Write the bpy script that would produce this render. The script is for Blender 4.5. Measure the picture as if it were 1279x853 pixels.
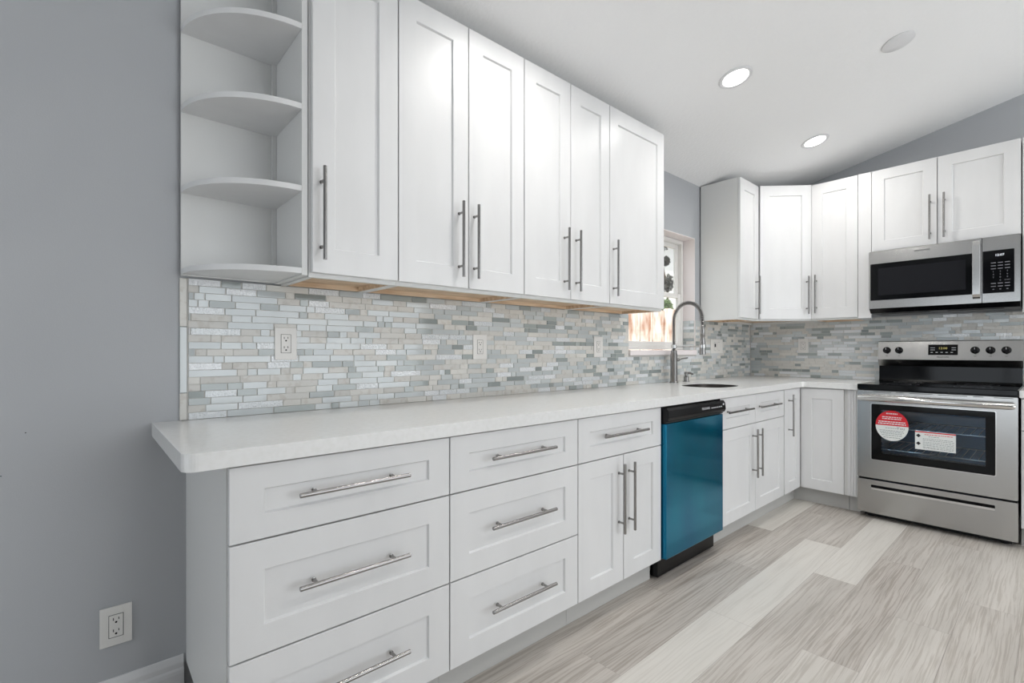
import bpy, bmesh, math, random
from mathutils import Vector, Matrix
from mathutils.geometry import tessellate_polygon
PI = math.pi
scene = bpy.context.scene
for o in list(bpy.data.objects): bpy.data.objects.remove(o)
col = scene.collection

# ------------------------------------------------------------------ camera
cam_d = bpy.data.cameras.new('camera'); cam = bpy.data.objects.new('camera', cam_d); col.objects.link(cam)
cam.location = (-4.696, -1.926, 1.144)
cam.rotation_euler = (PI/2, 0, math.radians(48.476-90))
cam_d.sensor_width = 36; cam_d.lens = 604.377/1279*36
cam_d.shift_y = (438.321-426.5)/1279
cam_d.clip_start = .05; cam_d.clip_end = 100
scene.camera = cam
# ------------------------------------------------------------------ view + light
vs = scene.view_settings
vs.view_transform = 'Standard'; vs.look = 'None'; vs.gamma = 1; vs.use_curve_mapping = False
vs.exposure = -0.02
W = bpy.data.worlds.new('sky'); scene.world = W; W.use_nodes = True
bg = W.node_tree.nodes['Background']; bg.inputs[0].default_value = (.88, .94, 1, 1); bg.inputs[1].default_value = 2.0
def area(name, loc, rot, sx, sy, power, color, shape='RECTANGLE', spread=180):
    l = bpy.data.lights.new(name, 'AREA'); l.shape = shape; l.size = sx
    if shape == 'RECTANGLE': l.size_y = sy
    l.energy = power; l.color = color; l.spread = math.radians(spread)
    o = bpy.data.objects.new(name, l); col.objects.link(o); o.location = loc; o.rotation_euler = rot; return o
XW, YD = -8.0, -5.2           # far-left wall and wall behind the camera
# daylight coming in through the patio door (left wall) and the window behind the camera
area('patio_daylight', (XW-.06, -1.3, 1.08), (0, -PI/2, 0), 2.0, 2.2, 8, (.78, .89, 1))
area('rear_daylight', (-2.1, YD-.06, 1.4), (PI/2, 0, 0), 3.4, 2.4, 44, (.93, .97, 1))
sun_d = bpy.data.lights.new('sun', 'SUN'); sun_d.energy = 5; sun_d.angle = .01; sun_d.color = (1, .93, .84)
sun = bpy.data.objects.new('sun', sun_d); col.objects.link(sun)
sun.rotation_euler = Vector((.25, .50, -1.0)).to_track_quat('-Z', 'Y').to_euler()

# ------------------------------------------------------------------ materials
MATS = {}
def S(r, g, b):   # sRGB 0-255 -> linear
    f = lambda c: (c/255/12.92) if c/255 <= .04045 else ((c/255+.055)/1.055)**2.4
    return (f(r), f(g), f(b), 1)
def mat(name, color, rough=.5, metal=0, coat=0, **kw):
    m = bpy.data.materials.new(name); m.use_nodes = True
    b = m.node_tree.nodes['Principled BSDF']
    b.inputs['Base Color'].default_value = color; b.inputs['Roughness'].default_value = rough
    b.inputs['Metallic'].default_value = metal; b.inputs['Coat Weight'].default_value = coat
    for k, v in kw.items(): b.inputs[k.replace('_', ' ')].default_value = v
    MATS[name] = m; return m
def N(m, t, **kw):
    n = m.node_tree.nodes.new(t)
    for k, v in kw.items(): setattr(n, k, v)
    return n
def L(m, a, ao, b, bi): m.node_tree.links.new(a.outputs[ao], b.inputs[bi])
def bsdf(m): return m.node_tree.nodes['Principled BSDF']
def bump(m, scale, strength, dist=.002, stretch=None, detail=3):
    tc = N(m, 'ShaderNodeTexCoord'); mp = N(m, 'ShaderNodeMapping'); n = N(m, 'ShaderNodeTexNoise'); b = N(m, 'ShaderNodeBump')
    if stretch: mp.inputs['Scale'].default_value = stretch
    n.inputs['Scale'].default_value = scale; n.inputs['Detail'].default_value = detail
    b.inputs['Strength'].default_value = strength; b.inputs['Distance'].default_value = dist
    L(m, tc, 'Object', mp, 0); L(m, mp, 0, n, 0); L(m, n, 0, b, 'Height'); L(m, b, 0, bsdf(m), 'Normal'); return n
def mottle(m, scale, c1, c2, lo=.35, hi=.65, stretch=None, detail=4):
    tc = N(m, 'ShaderNodeTexCoord'); mp = N(m, 'ShaderNodeMapping'); n = N(m, 'ShaderNodeTexNoise'); r = N(m, 'ShaderNodeValToRGB')
    if stretch: mp.inputs['Scale'].default_value = stretch
    n.inputs['Scale'].default_value = scale; n.inputs['Detail'].default_value = detail
    r.color_ramp.elements[0].position = lo; r.color_ramp.elements[1].position = hi
    r.color_ramp.elements[0].color = c1; r.color_ramp.elements[1].color = c2
    L(m, tc, 'Object', mp, 0); L(m, mp, 0, n, 0); L(m, n, 0, r, 0); L(m, r, 0, bsdf(m), 'Base Color')

white = mat('cabinet_white_paint', S(224, 224, 224), .4, coat=.1); white.node_tree.nodes['Principled BSDF'].inputs['Coat Roughness'].default_value = .25
mottle(white, 9, S(222, 222, 222), S(226, 226, 226), stretch=(1, 1, .3))
interior = mat('cabinet_side_white', S(224, 224, 222), .38)
toem = mat('toe_kick_grey_white', S(190, 189, 186), .5)
wood = mat('raw_plywood', S(222, 186, 148), .6); mottle(wood, 6, S(200, 170, 138), S(228, 204, 176), stretch=(1, 9, 9))
wallm = mat('grey_wall_paint', S(180, 182, 185), .75); bump(wallm, 260, .12, .002)
ceilm = mat('ceiling_white', S(244, 244, 244), .85); bump(ceilm, 55, .35, .006)
trimw = mat('trim_white', S(225, 225, 226), .4)
jambm = mat('window_reveal', S(238, 230, 229), .6)
vinyl = mat('window_vinyl', S(232, 230, 226), .35)
quartz = mat('white_quartz', S(228, 228, 226), .2, Coat_Roughness=.12, coat=.1); mottle(quartz, 60, S(227, 227, 225), S(232, 232, 231), .3, .6)
steel = mat('brushed_stainless', S(172, 171, 169), .21, 1); bump(steel, 60, .05, .001, stretch=(1, 1, 40))
steelh = mat('polished_stainless', S(205, 204, 202), .16, 1)
nickel = mat('brushed_nickel', S(150, 148, 146), .27, 1)
nickeld = mat('satin_nickel_dark', S(60, 60, 62), .4, .6)
sinkm = mat('sink_steel', S(70, 66, 63), .4, 1)
black = mat('black_plastic', S(12, 12, 14), .25, IOR=1.35)
blackg = mat('black_glass', S(5, 6, 8), .07, IOR=1.3)
dark = mat('dark_gap', S(14, 14, 14), .7)
cavity = mat('enamel_blue_reflection', S(58, 112, 150), .4)  # bluish reflection of the oven window painted into the cavity colour
rackm = mat('oven_rack_wire', S(180, 190, 200), .3, 1)
film = mat('blue_protective_film', S(0, 104, 146), .16, .75, coat=.2)
mottle(film, 2.2, S(0, 92, 134), S(0, 128, 156), .3, .7, stretch=(1.6, 1, .6), detail=2)
plate = mat('outlet_plate', S(232, 230, 226), .4)
slotm = mat('outlet_slot', S(24, 22, 22), .6)
redm = mat('sticker_red', S(205, 24, 40), .4)
paper = mat('sticker_white', S(225, 228, 226), .45)
inkg = mat('ink_grey', S(120, 128, 130), .6)
inkw = mat('ink_white', S(225, 225, 228), .5)
inkk = mat('ink_dark', S(30, 30, 34), .6)
grout = mat('tile_grout', S(205, 203, 198), .8)
def tone_mat(name, c1, c2, rough, coat=0, crackle=False, **kw):
    m = mat(name, c1, rough, coat=coat, **kw)
    a = N(m, 'ShaderNodeAttribute', attribute_name='tone'); r = N(m, 'ShaderNodeMix', data_type='RGBA')
    r.inputs[6].default_value = c1; r.inputs[7].default_value = c2
    L(m, a, 'Fac', r, 0)
    if not crackle and rough > .2:     # veined stone
        tc = N(m, 'ShaderNodeTexCoord'); n = N(m, 'ShaderNodeTexNoise'); n.inputs['Scale'].default_value = 38; n.inputs['Detail'].default_value = 5
        L(m, tc, 'Object', n, 0); r2 = N(m, 'ShaderNodeMix', data_type='RGBA', blend_type='MULTIPLY'); rr = N(m, 'ShaderNodeValToRGB')
        rr.color_ramp.elements[0].position = .36; rr.color_ramp.elements[0].color = (.90, .88, .86, 1); rr.color_ramp.elements[1].position = .46
        L(m, n, 0, rr, 0); r2.inputs[0].default_value = 1; L(m, r, 2, r2, 6); L(m, rr, 0, r2, 7); L(m, r2, 2, bsdf(m), 'Base Color')
    else:
        L(m, r, 2, bsdf(m), 'Base Color')
    if crackle:
        bump(m, 130, 1.0, .006, detail=2)
    return m
t_stone = tone_mat('tile_marble', S(206, 204, 199), S(222, 220, 214), .35)
t_glass = tone_mat('tile_blue_glass', S(186, 192, 193), S(208, 213, 213), .10, .5)
t_dark = tone_mat('tile_grey_glass', S(142, 149, 147), S(172, 179, 177), .10, .5)
t_crack = tone_mat('tile_crackle_glass', S(226, 230, 232), S(240, 242, 244), .12, .8, crackle=True)
# clear glass that lets light through
def clear(name, tint, refl=.08):
    m = bpy.data.materials.new(name); m.use_nodes = True; nt = m.node_tree; nt.nodes.clear()
    o = nt.nodes.new('ShaderNodeOutputMaterial'); mx = nt.nodes.new('ShaderNodeMixShader')
    t = nt.nodes.new('ShaderNodeBsdfTransparent'); g = nt.nodes.new('ShaderNodeBsdfGlossy'); t.inputs[0].default_value = tint
    g.inputs['Roughness'].default_value = .03; lw = nt.nodes.new('ShaderNodeLayerWeight'); pw = nt.nodes.new('ShaderNodeMath'); pw.operation = 'POWER'; pw.inputs[1].default_value = 4
    ma = nt.nodes.new('ShaderNodeMath'); ma.operation = 'MULTIPLY_ADD'; ma.inputs[1].default_value = .9; ma.inputs[2].default_value = refl*.5
    nt.links.new(lw.outputs['Facing'], pw.inputs[0]); nt.links.new(pw.outputs[0], ma.inputs[0]); nt.links.new(ma.outputs[0], mx.inputs[0]); nt.links.new(t.outputs[0], mx.inputs[1]); nt.links.new(g.outputs[0], mx.inputs[2]); nt.links.new(mx.outputs[0], o.inputs[0])
    return m
paneg = clear('window_glass', (.97, .98, .98, 1)); oveng = clear('oven_glass', (.80, .88, .94, 1))
def emit(name, c, s):
    m = bpy.data.materials.new(name); m.use_nodes = True; nt = m.node_tree; nt.nodes.clear()
    o = nt.nodes.new('ShaderNodeOutputMaterial'); e = nt.nodes.new('ShaderNodeEmission'); e.inputs[0].default_value = c; e.inputs[1].default_value = s
    nt.links.new(e.outputs[0], o.inputs[0]); return m
lampm = emit('lamp_diffuser', (1, .98, .95, 1), 10); digit = emit('display_digit', (.9, .95, 1, 1), 1.6); digity = emit('display_amber', (.9, .8, .3, 1), .6)
# floor planks
floorm = mat('vinyl_plank', S(190, 185, 178), .42)
def floor_nodes(m):
    tc = N(m, 'ShaderNodeTexCoord'); at = N(m, 'ShaderNodeAttribute', attribute_name='tone'); sd = N(m, 'ShaderNodeAttribute', attribute_name='seed')
    cb = N(m, 'ShaderNodeCombineXYZ'); L(m, sd, 'Fac', cb, 'X'); L(m, sd, 'Fac', cb, 'Z')
    vm = N(m, 'ShaderNodeVectorMath', operation='MULTIPLY_ADD'); vm.inputs[1].default_value = (1, 1, 1); L(m, tc, 'Object', vm, 0); L(m, cb, 0, vm, 2)
    mp = N(m, 'ShaderNodeMapping'); mp.inputs['Scale'].default_value = (.9, 7, 1); L(m, vm, 0, mp, 0)
    w = N(m, 'ShaderNodeTexNoise'); w.inputs['Scale'].default_value = 1.6; w.inputs['Detail'].default_value = 3; L(m, mp, 0, w, 0)
    mp2 = N(m, 'ShaderNodeMapping'); mp2.inputs['Scale'].default_value = (1.3, 62, 1); L(m, vm, 0, mp2, 0)
    ad = N(m, 'ShaderNodeVectorMath', operation='MULTIPLY_ADD'); L(m, w, 1, ad, 0); ad.inputs[1].default_value = (0, 3.2, 0); L(m, mp2, 0, ad, 2)
    g = N(m, 'ShaderNodeTexNoise'); g.inputs['Scale'].default_value = 2.0; g.inputs['Detail'].default_value = 6; g.inputs['Roughness'].default_value = .65; L(m, ad, 0, g, 0)
    r1 = N(m, 'ShaderNodeValToRGB'); r1.color_ramp.elements[0].position = .42; r1.color_ramp.elements[1].position = .52     # fine grain
    r1.color_ramp.elements[0].color = (.68, .65, .62, 1); r1.color_ramp.elements[1].color = (1, 1, 1, 1); L(m, g, 0, r1, 0)
    r2 = N(m, 'ShaderNodeValToRGB'); r2.color_ramp.elements[0].position = .32; r2.color_ramp.elements[1].position = .66     # broad figure
    r2.color_ramp.elements[0].color = (.84, .83, .82, 1); r2.color_ramp.elements[1].color = (1.12, 1.12, 1.12, 1); L(m, w, 0, r2, 0)
    base = N(m, 'ShaderNodeMix', data_type='RGBA'); base.inputs[6].default_value = S(178, 171, 164); base.inputs[7].default_value = S(217, 213, 206); L(m, at, 'Fac', base, 0)
    soft = N(m, 'ShaderNodeMix', data_type='RGBA'); soft.inputs[7].default_value = (.97, .97, .97, 1)      # pale planks have little grain
    ml = N(m, 'ShaderNodeMath', operation='MULTIPLY'); ml.inputs[1].default_value = .8; L(m, at, 'Fac', ml, 0); L(m, ml, 0, soft, 0)
    mu = N(m, 'ShaderNodeMix', data_type='RGBA', blend_type='MULTIPLY'); mu.inputs[0].default_value = 1; L(m, r1, 0, mu, 6); L(m, r2, 0, mu, 7)
    L(m, mu, 2, soft, 6)
    m2 = N(m, 'ShaderNodeMix', data_type='RGBA', blend_type='MULTIPLY'); m2.inputs[0].default_value = 1; L(m, base, 2, m2, 6); L(m, soft, 2, m2, 7)
    # small knots
    v = N(m, 'ShaderNodeTexVoronoi'); v.inputs['Scale'].default_value = 3.1; mpv = N(m, 'ShaderNodeMapping'); mpv.inputs['Scale'].default_value = (.8, 1.6, 1); L(m, vm, 0, mpv, 0); L(m, mpv, 0, v, 0)
    rk = N(m, 'ShaderNodeValToRGB'); rk.color_ramp.elements[0].position = .022; rk.color_ramp.elements[1].position = .05; rk.color_ramp.elements[0].color = (.62, .58, .55, 1); L(m, v, 0, rk, 0)
    m3 = N(m, 'ShaderNodeMix', data_type='RGBA', blend_type='MULTIPLY'); m3.inputs[0].default_value = 1; L(m, m2, 2, m3, 6); L(m, rk, 0, m3, 7)
    L(m, m3, 2, bsdf(m), 'Base Color')
    b = N(m, 'ShaderNodeBump'); b.inputs['Strength'].default_value = .15; b.inputs['Distance'].default_value = .001; L(m, g, 0, b, 'Height'); L(m, b, 0, bsdf(m), 'Normal')
floor_nodes(floorm)

# ------------------------------------------------------------------ mesh helpers
class MB:
    def __init__(s): s.v = []; s.f = []; s.m = []; s.a = {}
    def add(s, vs_, fs, mi=0, **attr):
        k = len(s.v); s.v += [tuple(p) for p in vs_]
        for f in fs:
            s.f.append(tuple(i+k for i in f)); s.m.append(mi)
            for n, val in attr.items(): s.a.setdefault(n, {})[len(s.f)-1] = val
        return s
    def box(s, x0, x1, y0, y1, z0, z1, mi=0, bev=0, **attr):
        if x0 > x1: x0, x1 = x1, x0
        if y0 > y1: y0, y1 = y1, y0
        if z0 > z1: z0, z1 = z1, z0
        if bev <= 0:
            v = [(x, y, z) for x in (x0, x1) for y in (y0, y1) for z in (z0, z1)]
            return s.add(v, [(0, 1, 3, 2), (4, 6, 7, 5), (0, 4, 5, 1), (2, 3, 7, 6), (0, 2, 6, 4), (1, 5, 7, 3)], mi, **attr)
        bm = bmesh.new(); bmesh.ops.create_cube(bm, size=1)
        for q in bm.verts: q.co = Vector(((x0+x1)/2+q.co.x*(x1-x0), (y0+y1)/2+q.co.y*(y1-y0), (z0+z1)/2+q.co.z*(z1-z0)))
        bmesh.ops.bevel(bm, geom=bm.edges[:], offset=bev, segments=2, affect='EDGES', profile=.5)
        return s.bm(bm, mi, **attr)
    def bm(s, bm, mi=0, **attr):
        bm.verts.index_update(); s.add([v.co.copy() for v in bm.verts], [[v.index for v in f.verts] for f in bm.faces], mi, **attr); bm.free(); return s
    def lathe(s, cx, cy, cz, prof, axis='z', seg=24, mi=0):
        # prof: (radius, height) pairs along axis
        v = []; f = []
        for r, h in prof:
            for i in range(seg):
                t = 2*PI*i/seg; a, b = r*math.cos(t), r*math.sin(t)
                v.append({'z': (cx+a, cy+b, cz+h), 'y': (cx+a, cy+h, cz+b), 'x': (cx+h, cy+a, cz+b)}[axis])
        n = len(prof)
        for j in range(n-1):
            for i in range(seg):
                k = (i+1) % seg; f.append((j*seg+i, j*seg+k, (j+1)*seg+k, (j+1)*seg+i))
        f.append(tuple(range(seg))); f.append(tuple(range((n-1)*seg, n*seg)))
        return s.add(v, f, mi)
    def tube(s, pts, r, seg=10, mi=0):
        pts = [Vector(p) for p in pts]; v = []; f = []; up = None
        for j, p in enumerate(pts):
            d = (pts[min(j+1, len(pts)-1)]-pts[max(j-1, 0)]).normalized()
            if up is None:
                up = d.orthogonal().normalized()
            up = (up-d*up.dot(d)); up = up.normalized() if up.length > 1e-6 else d.orthogonal().normalized()
            w = d.cross(up); rr = r[j] if isinstance(r, (list, tuple)) else r
            for i in range(seg):
                t = 2*PI*i/seg; v.append(p+up*math.cos(t)*rr+w*math.sin(t)*rr)
        for j in range(len(pts)-1):
            for i in range(seg):
                k = (i+1) % seg; f.append((j*seg+i, j*seg+k, (j+1)*seg+k, (j+1)*seg+i))
        f.append(tuple(range(seg))); f.append(tuple(range((len(pts)-1)*seg, len(pts)*seg)))
        return s.add(v, f, mi)
    def prism(s, outer, z0, z1, holes=(), mi=0, plane='xy', bev=0):
        loops = [list(outer)]+[list(h) for h in holes]
        def P(p, z): return {'xy': (p[0], p[1], z), 'xz': (p[0], z, p[1]), 'yz': (z, p[0], p[1])}[plane]
        allp = [p for l in loops for p in l]; n = len(allp)
        tris = tessellate_polygon([[Vector((p[0], p[1], 0)) for p in l] for l in loops])
        v = [P(p, z0) for p in allp]+[P(p, z1) for p in allp]
        f = [tuple(t) for t in tris]+[tuple(i+n for i in reversed(t)) for t in tris]; k = 0
        for l in loops:
            m = len(l)
            for i in range(m): a, b = k+i, k+(i+1) % m; f.append((a, b, b+n, a+n))
            k += m
        return s.add(v, f, mi)
    def shaker(s, x0, x1, z0, z1, yf, th=.02, stile=.072, rail=.08, rec=.008, mi=0):
        e = .0015
        def ring(i, y): return [(x0+i[0], y, z0+i[1]), (x1-i[0], y, z0+i[1]), (x1-i[0], y, z1-i[1]), (x0+i[0], y, z1-i[1])]
        R = [ring((0, 0), yf+th), ring((0, 0), yf+e), ring((e, e), yf), ring((stile, rail), yf), ring((stile+.004, rail+.004), yf+rec)]
        v = [p for r in R for p in r]; f = [(0, 1, 2, 3)]
        for j in range(len(R)-1):
            for i in range(4): k = (i+1) % 4; f.append((j*4+i, j*4+k, j*4+4+k, j*4+4+i))
        f.append((16, 17, 18, 19)); return s.add(v, f, mi)
    def build(s, name, mats, parent=None, smooth=False, loc=None, rz=None):
        me = bpy.data.meshes.new(name); me.from_pydata(s.v, [], s.f)
        if not isinstance(mats, (list, tuple)): mats = [mats]
        for m in mats: me.materials.append(m)
        for p, mi in zip(me.polygons, s.m): p.material_index = mi
        for n, d in s.a.items():
            at = me.attributes.new(n, 'FLOAT', 'FACE')
            for i, val in d.items(): at.data[i].value = val
        b = bmesh.new(); b.from_mesh(me); bmesh.ops.recalc_face_normals(b, faces=b.faces[:])
        if smooth:
            for f in b.faces: f.smooth = True
            for e in b.edges:
                if len(e.link_faces) == 2 and e.calc_face_angle(0) > math.radians(38): e.smooth = False
        b.to_mesh(me); b.free(); me.update()
        o = bpy.data.objects.new(name, me); col.objects.link(o)
        if parent: o.parent = parent
        if loc: o.location = loc
        if rz is not None: o.rotation_euler[2] = rz
        return o
def rrect(x0, x1, y0, y1, r, seg=6):
    out = []
    for cx, cy, a in ((x1-r, y1-r, 0), (x0+r, y1-r, 90), (x0+r, y0+r, 180), (x1-r, y0+r, 270)):
        for i in range(seg+1):
            t = math.radians(a+90*i/seg); out.append((cx+r*math.cos(t), cy+r*math.sin(t)))
    return out
def circ(cx, cy, r, n=32, ry=None): return [(cx+r*math.cos(2*PI*i/n), cy+(ry or r)*math.sin(2*PI*i/n)) for i in range(n)]
def thing(name, label, cat, loc=(0, 0, 0), rz=0, group=None):
    o = bpy.data.objects.new(name, None); col.objects.link(o); o.location = loc; o.rotation_euler = (0, 0, rz); o.empty_display_size = .05
    o['label'] = label; o['category'] = cat
    if group: o['group'] = group
    return o
def tag(o, label, cat, group=None, kind=None):
    o['label'] = label; o['category'] = cat
    if group: o['group'] = group
    if kind: o['kind'] = kind
    return o
def struct(o): o['kind'] = 'structure'; return o
def text_into(mb, body, size, place, mi=0):
    """flat lettering: place(x, y) -> 3D point"""
    c = bpy.data.curves.new('txt', 'FONT'); c.body = body; c.size = size; c.align_x = 'CENTER'; c.align_y = 'CENTER'; c.resolution_u = 2
    o = bpy.data.objects.new('txt', c); col.objects.link(o)
    me = bpy.data.meshes.new_from_object(o.evaluated_get(bpy.context.evaluated_depsgraph_get()))
    mb.add([place(v.co.x, v.co.y) for v in me.vertices], [tuple(p.vertices) for p in me.polygons], mi)
    bpy.data.objects.remove(o); bpy.data.curves.remove(c); bpy.data.meshes.remove(me)
R90 = -PI/2    # things against the range wall: local x runs towards the camera, local -y into the room
G3 = .0021     # half gap between fronts

# ------------------------------------------------------------------ the room
CK, CS = 2.472, .219            # ceiling height at the window wall and its slope
def cz(y): return CK-CS*y
# floor planks as faces with their own tone
fb = MB(); rng = random.Random(5); PWD = .184
known = {0: [(-8, -2.64, .25), (-2.64, -1.42, .15), (-1.42, -.2, .9), (-.2, .1, .4)],
         1: [(-8, -4.5, .3), (-4.5, -3.28, .2), (-3.28, -2.06, .22), (-2.06, -.84, .3), (-.84, .1, .2)],
         2: [(-8, -3.845, .4), (-3.845, -2.625, .95), (-2.625, -1.405, .93), (-1.405, .1, .3)],
         3: [(-8, -3.095, .35), (-3.095, -1.875, .32), (-1.875, -.655, .92), (-.655, .1, .4)],
         4: [(-8, -3.85, .5), (-3.85, -2.63, .55), (-2.63, -1.41, .2), (-1.41, -.19, .35), (-.19, .1, .2)],
         5: [(-8, -3.3, .4), (-3.3, -2.08, .5), (-2.08, -.86, .45), (-.86, .1, .3)],
         6: [(-8, -2.9, .35), (-2.9, -1.68, .38), (-1.68, .1, .5)]}
yy0 = -.536
for r in range(-3, 27):
    ya, yb = yy0-r*PWD, yy0-(r+1)*PWD
    segs = known.get(r)
    if not segs:
        segs = []; x = -8.0-rng.random()*1.2
        while x < .1: segs.append((x, x+1.22, rng.choice((.15, .3, .45, .6, .9)))); x += 1.22
    for (a, b, t) in segs:
        g = .0005; s_ = rng.random()*40
        a = max(a, XW)
        if b <= a: continue
        b = min(b, .1)
        fb.add([(a+g, yb+g, 0), (b-g, yb+g, 0), (b-g, ya-g, 0), (a+g, ya-g, 0)], [(0, 1, 2, 3)], 0, tone=t, seed=s_)
fb.box(XW-.2, .2, YD-.2, .2, -.05, -.0012, 1, tone=0, seed=0)
struct(fb.build('floor', [floorm, mat('plank_joint', S(158, 152, 146), .8)]))
# window wall (y=0) with the window opening
WX0, WX1, WZ0, WZ1 = -1.948, -1.038, 1.112, 2.042
T = .16
wl = MB()
zt = 2.6
wl.box(XW-.2, WX0, 0, T, -.05, zt); wl.box(WX1, .2, 0, T, -.05, zt); wl.box(WX0, WX1, 0, T, -.05, WZ0); wl.box(WX0, WX1, 0, T, WZ1, zt)
struct(wl.build('wall_back', wallm))
wr = MB(); wr.prism([(.0, -.05), (YD-.2, -.05), (YD-.2, cz(YD-.2)+.1), (0, cz(0)+.1)], 0, .15, plane='yz')
struct(wr.build('wall_right', wallm))
# left wall with patio door opening
wc = MB()
wc.prism([(0, -.05), (YD, -.05), (YD, cz(YD)+.1), (0, cz(0)+.1)], XW-.15, XW, holes=[[(-.2, .06), (-2.4, .06), (-2.4, 2.1), (-.2, 2.1)]], plane='yz')
struct(wc.build('wall_left', wallm))
wd = MB()
wd.prism([(XW-.15, -.05), (.15, -.05), (.15, cz(YD)+.2), (XW-.15, cz(YD)+.2)], YD-.15, YD, holes=[[(-3.85, .15), (-.35, .15), (-.35, 2.65), (-3.85, 2.65)]], plane='xz')
struct(wd.build('wall_front', wallm))
ce = MB(); ce.prism([(T+.3, cz(T+.3)), (YD-.3, cz(YD-.3)), (YD-.3, cz(YD-.3)+.25), (T+.3, cz(T+.3)+.25)], XW-.3, .3, plane='yz')
struct(ce.build('ceiling', ceilm))
# openings behind the camera get frames and glass
def plain_frame(name, plane, a0, a1, z0, z1, d, mull):
    m = MB(); w = .05
    def bx(p, q, r, s_):
        if plane == 'x': m.box(d-.03, d+.03, p, q, r, s_)
        else: m.box(p, q, d-.03, d+.03, r, s_)
    bx(a0, a1, z0, z0+w); bx(a0, a1, z1-w, z1); bx(a0, a0+w, z0+w, z1-w); bx(a1-w, a1, z0+w, z1-w)
    for t in mull: bx(t-.03, t+.03, z0+w, z1-w)
    return struct(m.build(name, vinyl))
plain_frame('door_1', 'x', -2.4, -.2, .06, 2.1, XW-.12, (-1.3,))
plain_frame('window_2', 'y', -3.85, -.35, .15, 2.65, YD-.12, (-2.7, -1.5))
# baseboard along the bare part of the window wall, profiled
bb = MB(); prof = [(0, 0), (-.014, 0), (-.014, .085), (-.012, .095), (-.009, .102), (-.009, .118), (-.006, .130), (-.004, .139), (0, .140)]
bb.prism(prof, XW, -4.448, plane='yz'); struct(bb.build('baseboard_back', trimw))
b2 = MB(); b2.box(XW, XW+.014, -.2, -.016, 0, .14, bev=.003); b2.box(XW, XW+.014, YD+.02, -2.4, 0, .14, bev=.003); struct(b2.build('baseboard_left', trimw))
# window 1: reveal lining, sill, frame, sashes
rv = MB(); e = .006
rv.box(WX1-e, WX1, .0, T, WZ0, WZ1); rv.box(WX0, WX0+e, .0, T, WZ0, WZ1); rv.box(WX0+e, WX1-e, .0, T, WZ1-e, WZ1)
struct(rv.build('trim_1', jambm))
w1 = MB(); fy0, fy1 = .095, .15; sx0, sx1, sz0, sz1 = WX0+.008, WX1-.008, 1.155, WZ1-.008
w1.box(sx0, sx0+.03, fy0, fy1, sz0, sz1, bev=.003); w1.box(sx1-.03, sx1, fy0, fy1, sz0, sz1, bev=.003)
w1.box(sx0+.03, sx1-.03, fy0, fy1, sz1-.03, sz1, bev=.003); w1.box(sx0+.03, sx1-.03, fy0, fy1, sz0, sz0+.025, bev=.003)
wf = struct(w1.build('window_1', vinyl))
a0, a1, zc = sx0+.03, sx1-.03, 1.58
for nm, zz0, zz1, y0, y1 in (('window_sash', sz0+.025, zc+.022, .10, .118), ('window_sash', zc-.01, sz1-.03, .124, .142)):
    m = MB(); st = .045
    m.box(a0, a0+st, y0, y1, zz0, zz1, bev=.003); m.box(a1-st, a1, y0, y1, zz0, zz1, bev=.003)
    m.box(a0+st, a1-st, y0, y1, zz0, zz0+.035, bev=.003); m.box(a0+st, a1-st, y0, y1, zz1-.035, zz1, bev=.003)
    so = m.build(nm, vinyl, wf)
    g = MB(); g.box(a0+st, a1-st, (y0+y1)/2-.002, (y0+y1)/2+.002, zz0+.035, zz1-.035); g.build('window_pane', paneg, so)
sl = MB(); sl.box(WX0+.001, WX1-.007, -.022, .095, 1.113, 1.150, bev=.004); sl.build('window_sill', jambm, wf)

# ------------------------------------------------------------------ backsplash
rng = random.Random(11)
def tile_patch(mb, place, u0, u1, z0, z1, skip=None, rows=None, h=.0236):
    z = z0; g = .0006
    while z < z1-.006:
        zt_ = min(z+h, z1); u = u0-rng.random()*.08
        while u < u1:
            ln = rng.choice((.032, .048, .064, .08, .08, .098, .098, .12, .15)); a, b = max(u, u0), min(u+ln, u1); u += ln
            if b-a < .006: continue
            k = rng.random()
            if ln > .075 and k > .82: mi = 4
            elif k < .36: mi = 1
            elif k < .72: mi = 2
            else: mi = 3
            pieces = [(a, b)]
            if skip:
                sa, sb, sz_ = skip
                if zt_ > sz_+.002:
                    pieces = [(p, q) for p, q in ((a, min(b, sa)), (max(a, sb), b)) if q-p > .004]
            for p, q in pieces:
                th = {1: .0074, 2: .0082, 3: .0082, 4: .0088}[mi]; tw = [th+rng.uniform(-.0008, .0008) for _ in range(2)]; tw = (tw[0], tw[1], tw[1]+(dz := rng.uniform(-.0005, .0005)), tw[0]+dz); g2 = g+(.0005 if mi == 1 else .0009)
                pts = [place(p+g2, .004, z+g), place(q-g2, .004, z+g), place(q-g2, .004, zt_-g), place(p+g2, .004, zt_-g),
                       place(p+g2+.0006, tw[0], z+g+.0004), place(q-g2-.0006, tw[1], z+g+.0004), place(q-g2-.0006, tw[2], zt_-g-.0004), place(p+g2+.0006, tw[3], zt_-g-.0004)]
                mb.add(pts, [(4, 5, 6, 7), (0, 1, 5, 4), (1, 2, 6, 5), (2, 3, 7, 6), (3, 0, 4, 7)], mi, tone=rng.random())
        z += h
TM = [grout, t_stone, t_glass, t_dark, t_crack]
TZ0, TZ1 = .9145, 1.3863
tb = MB(); pa = lambda u, d, z: (u, -d, z)
tile_patch(tb, pa, -4.436, -.010, TZ0, TZ1, skip=(WX0, WX1, 1.112))
for (x0_, x1_, z0_, z1_) in ((-4.438, WX0, TZ0, TZ1), (WX1, -.0005, TZ0, TZ1), (WX0, WX1, TZ0, 1.112)): tb.box(x0_, x1_, -.0055, -.0003, z0_, z1_, 0, tone=0)
bs = struct(tb.build('wall_backsplash', TM))
ed = MB(); z = TZ0; k = 0
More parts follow.
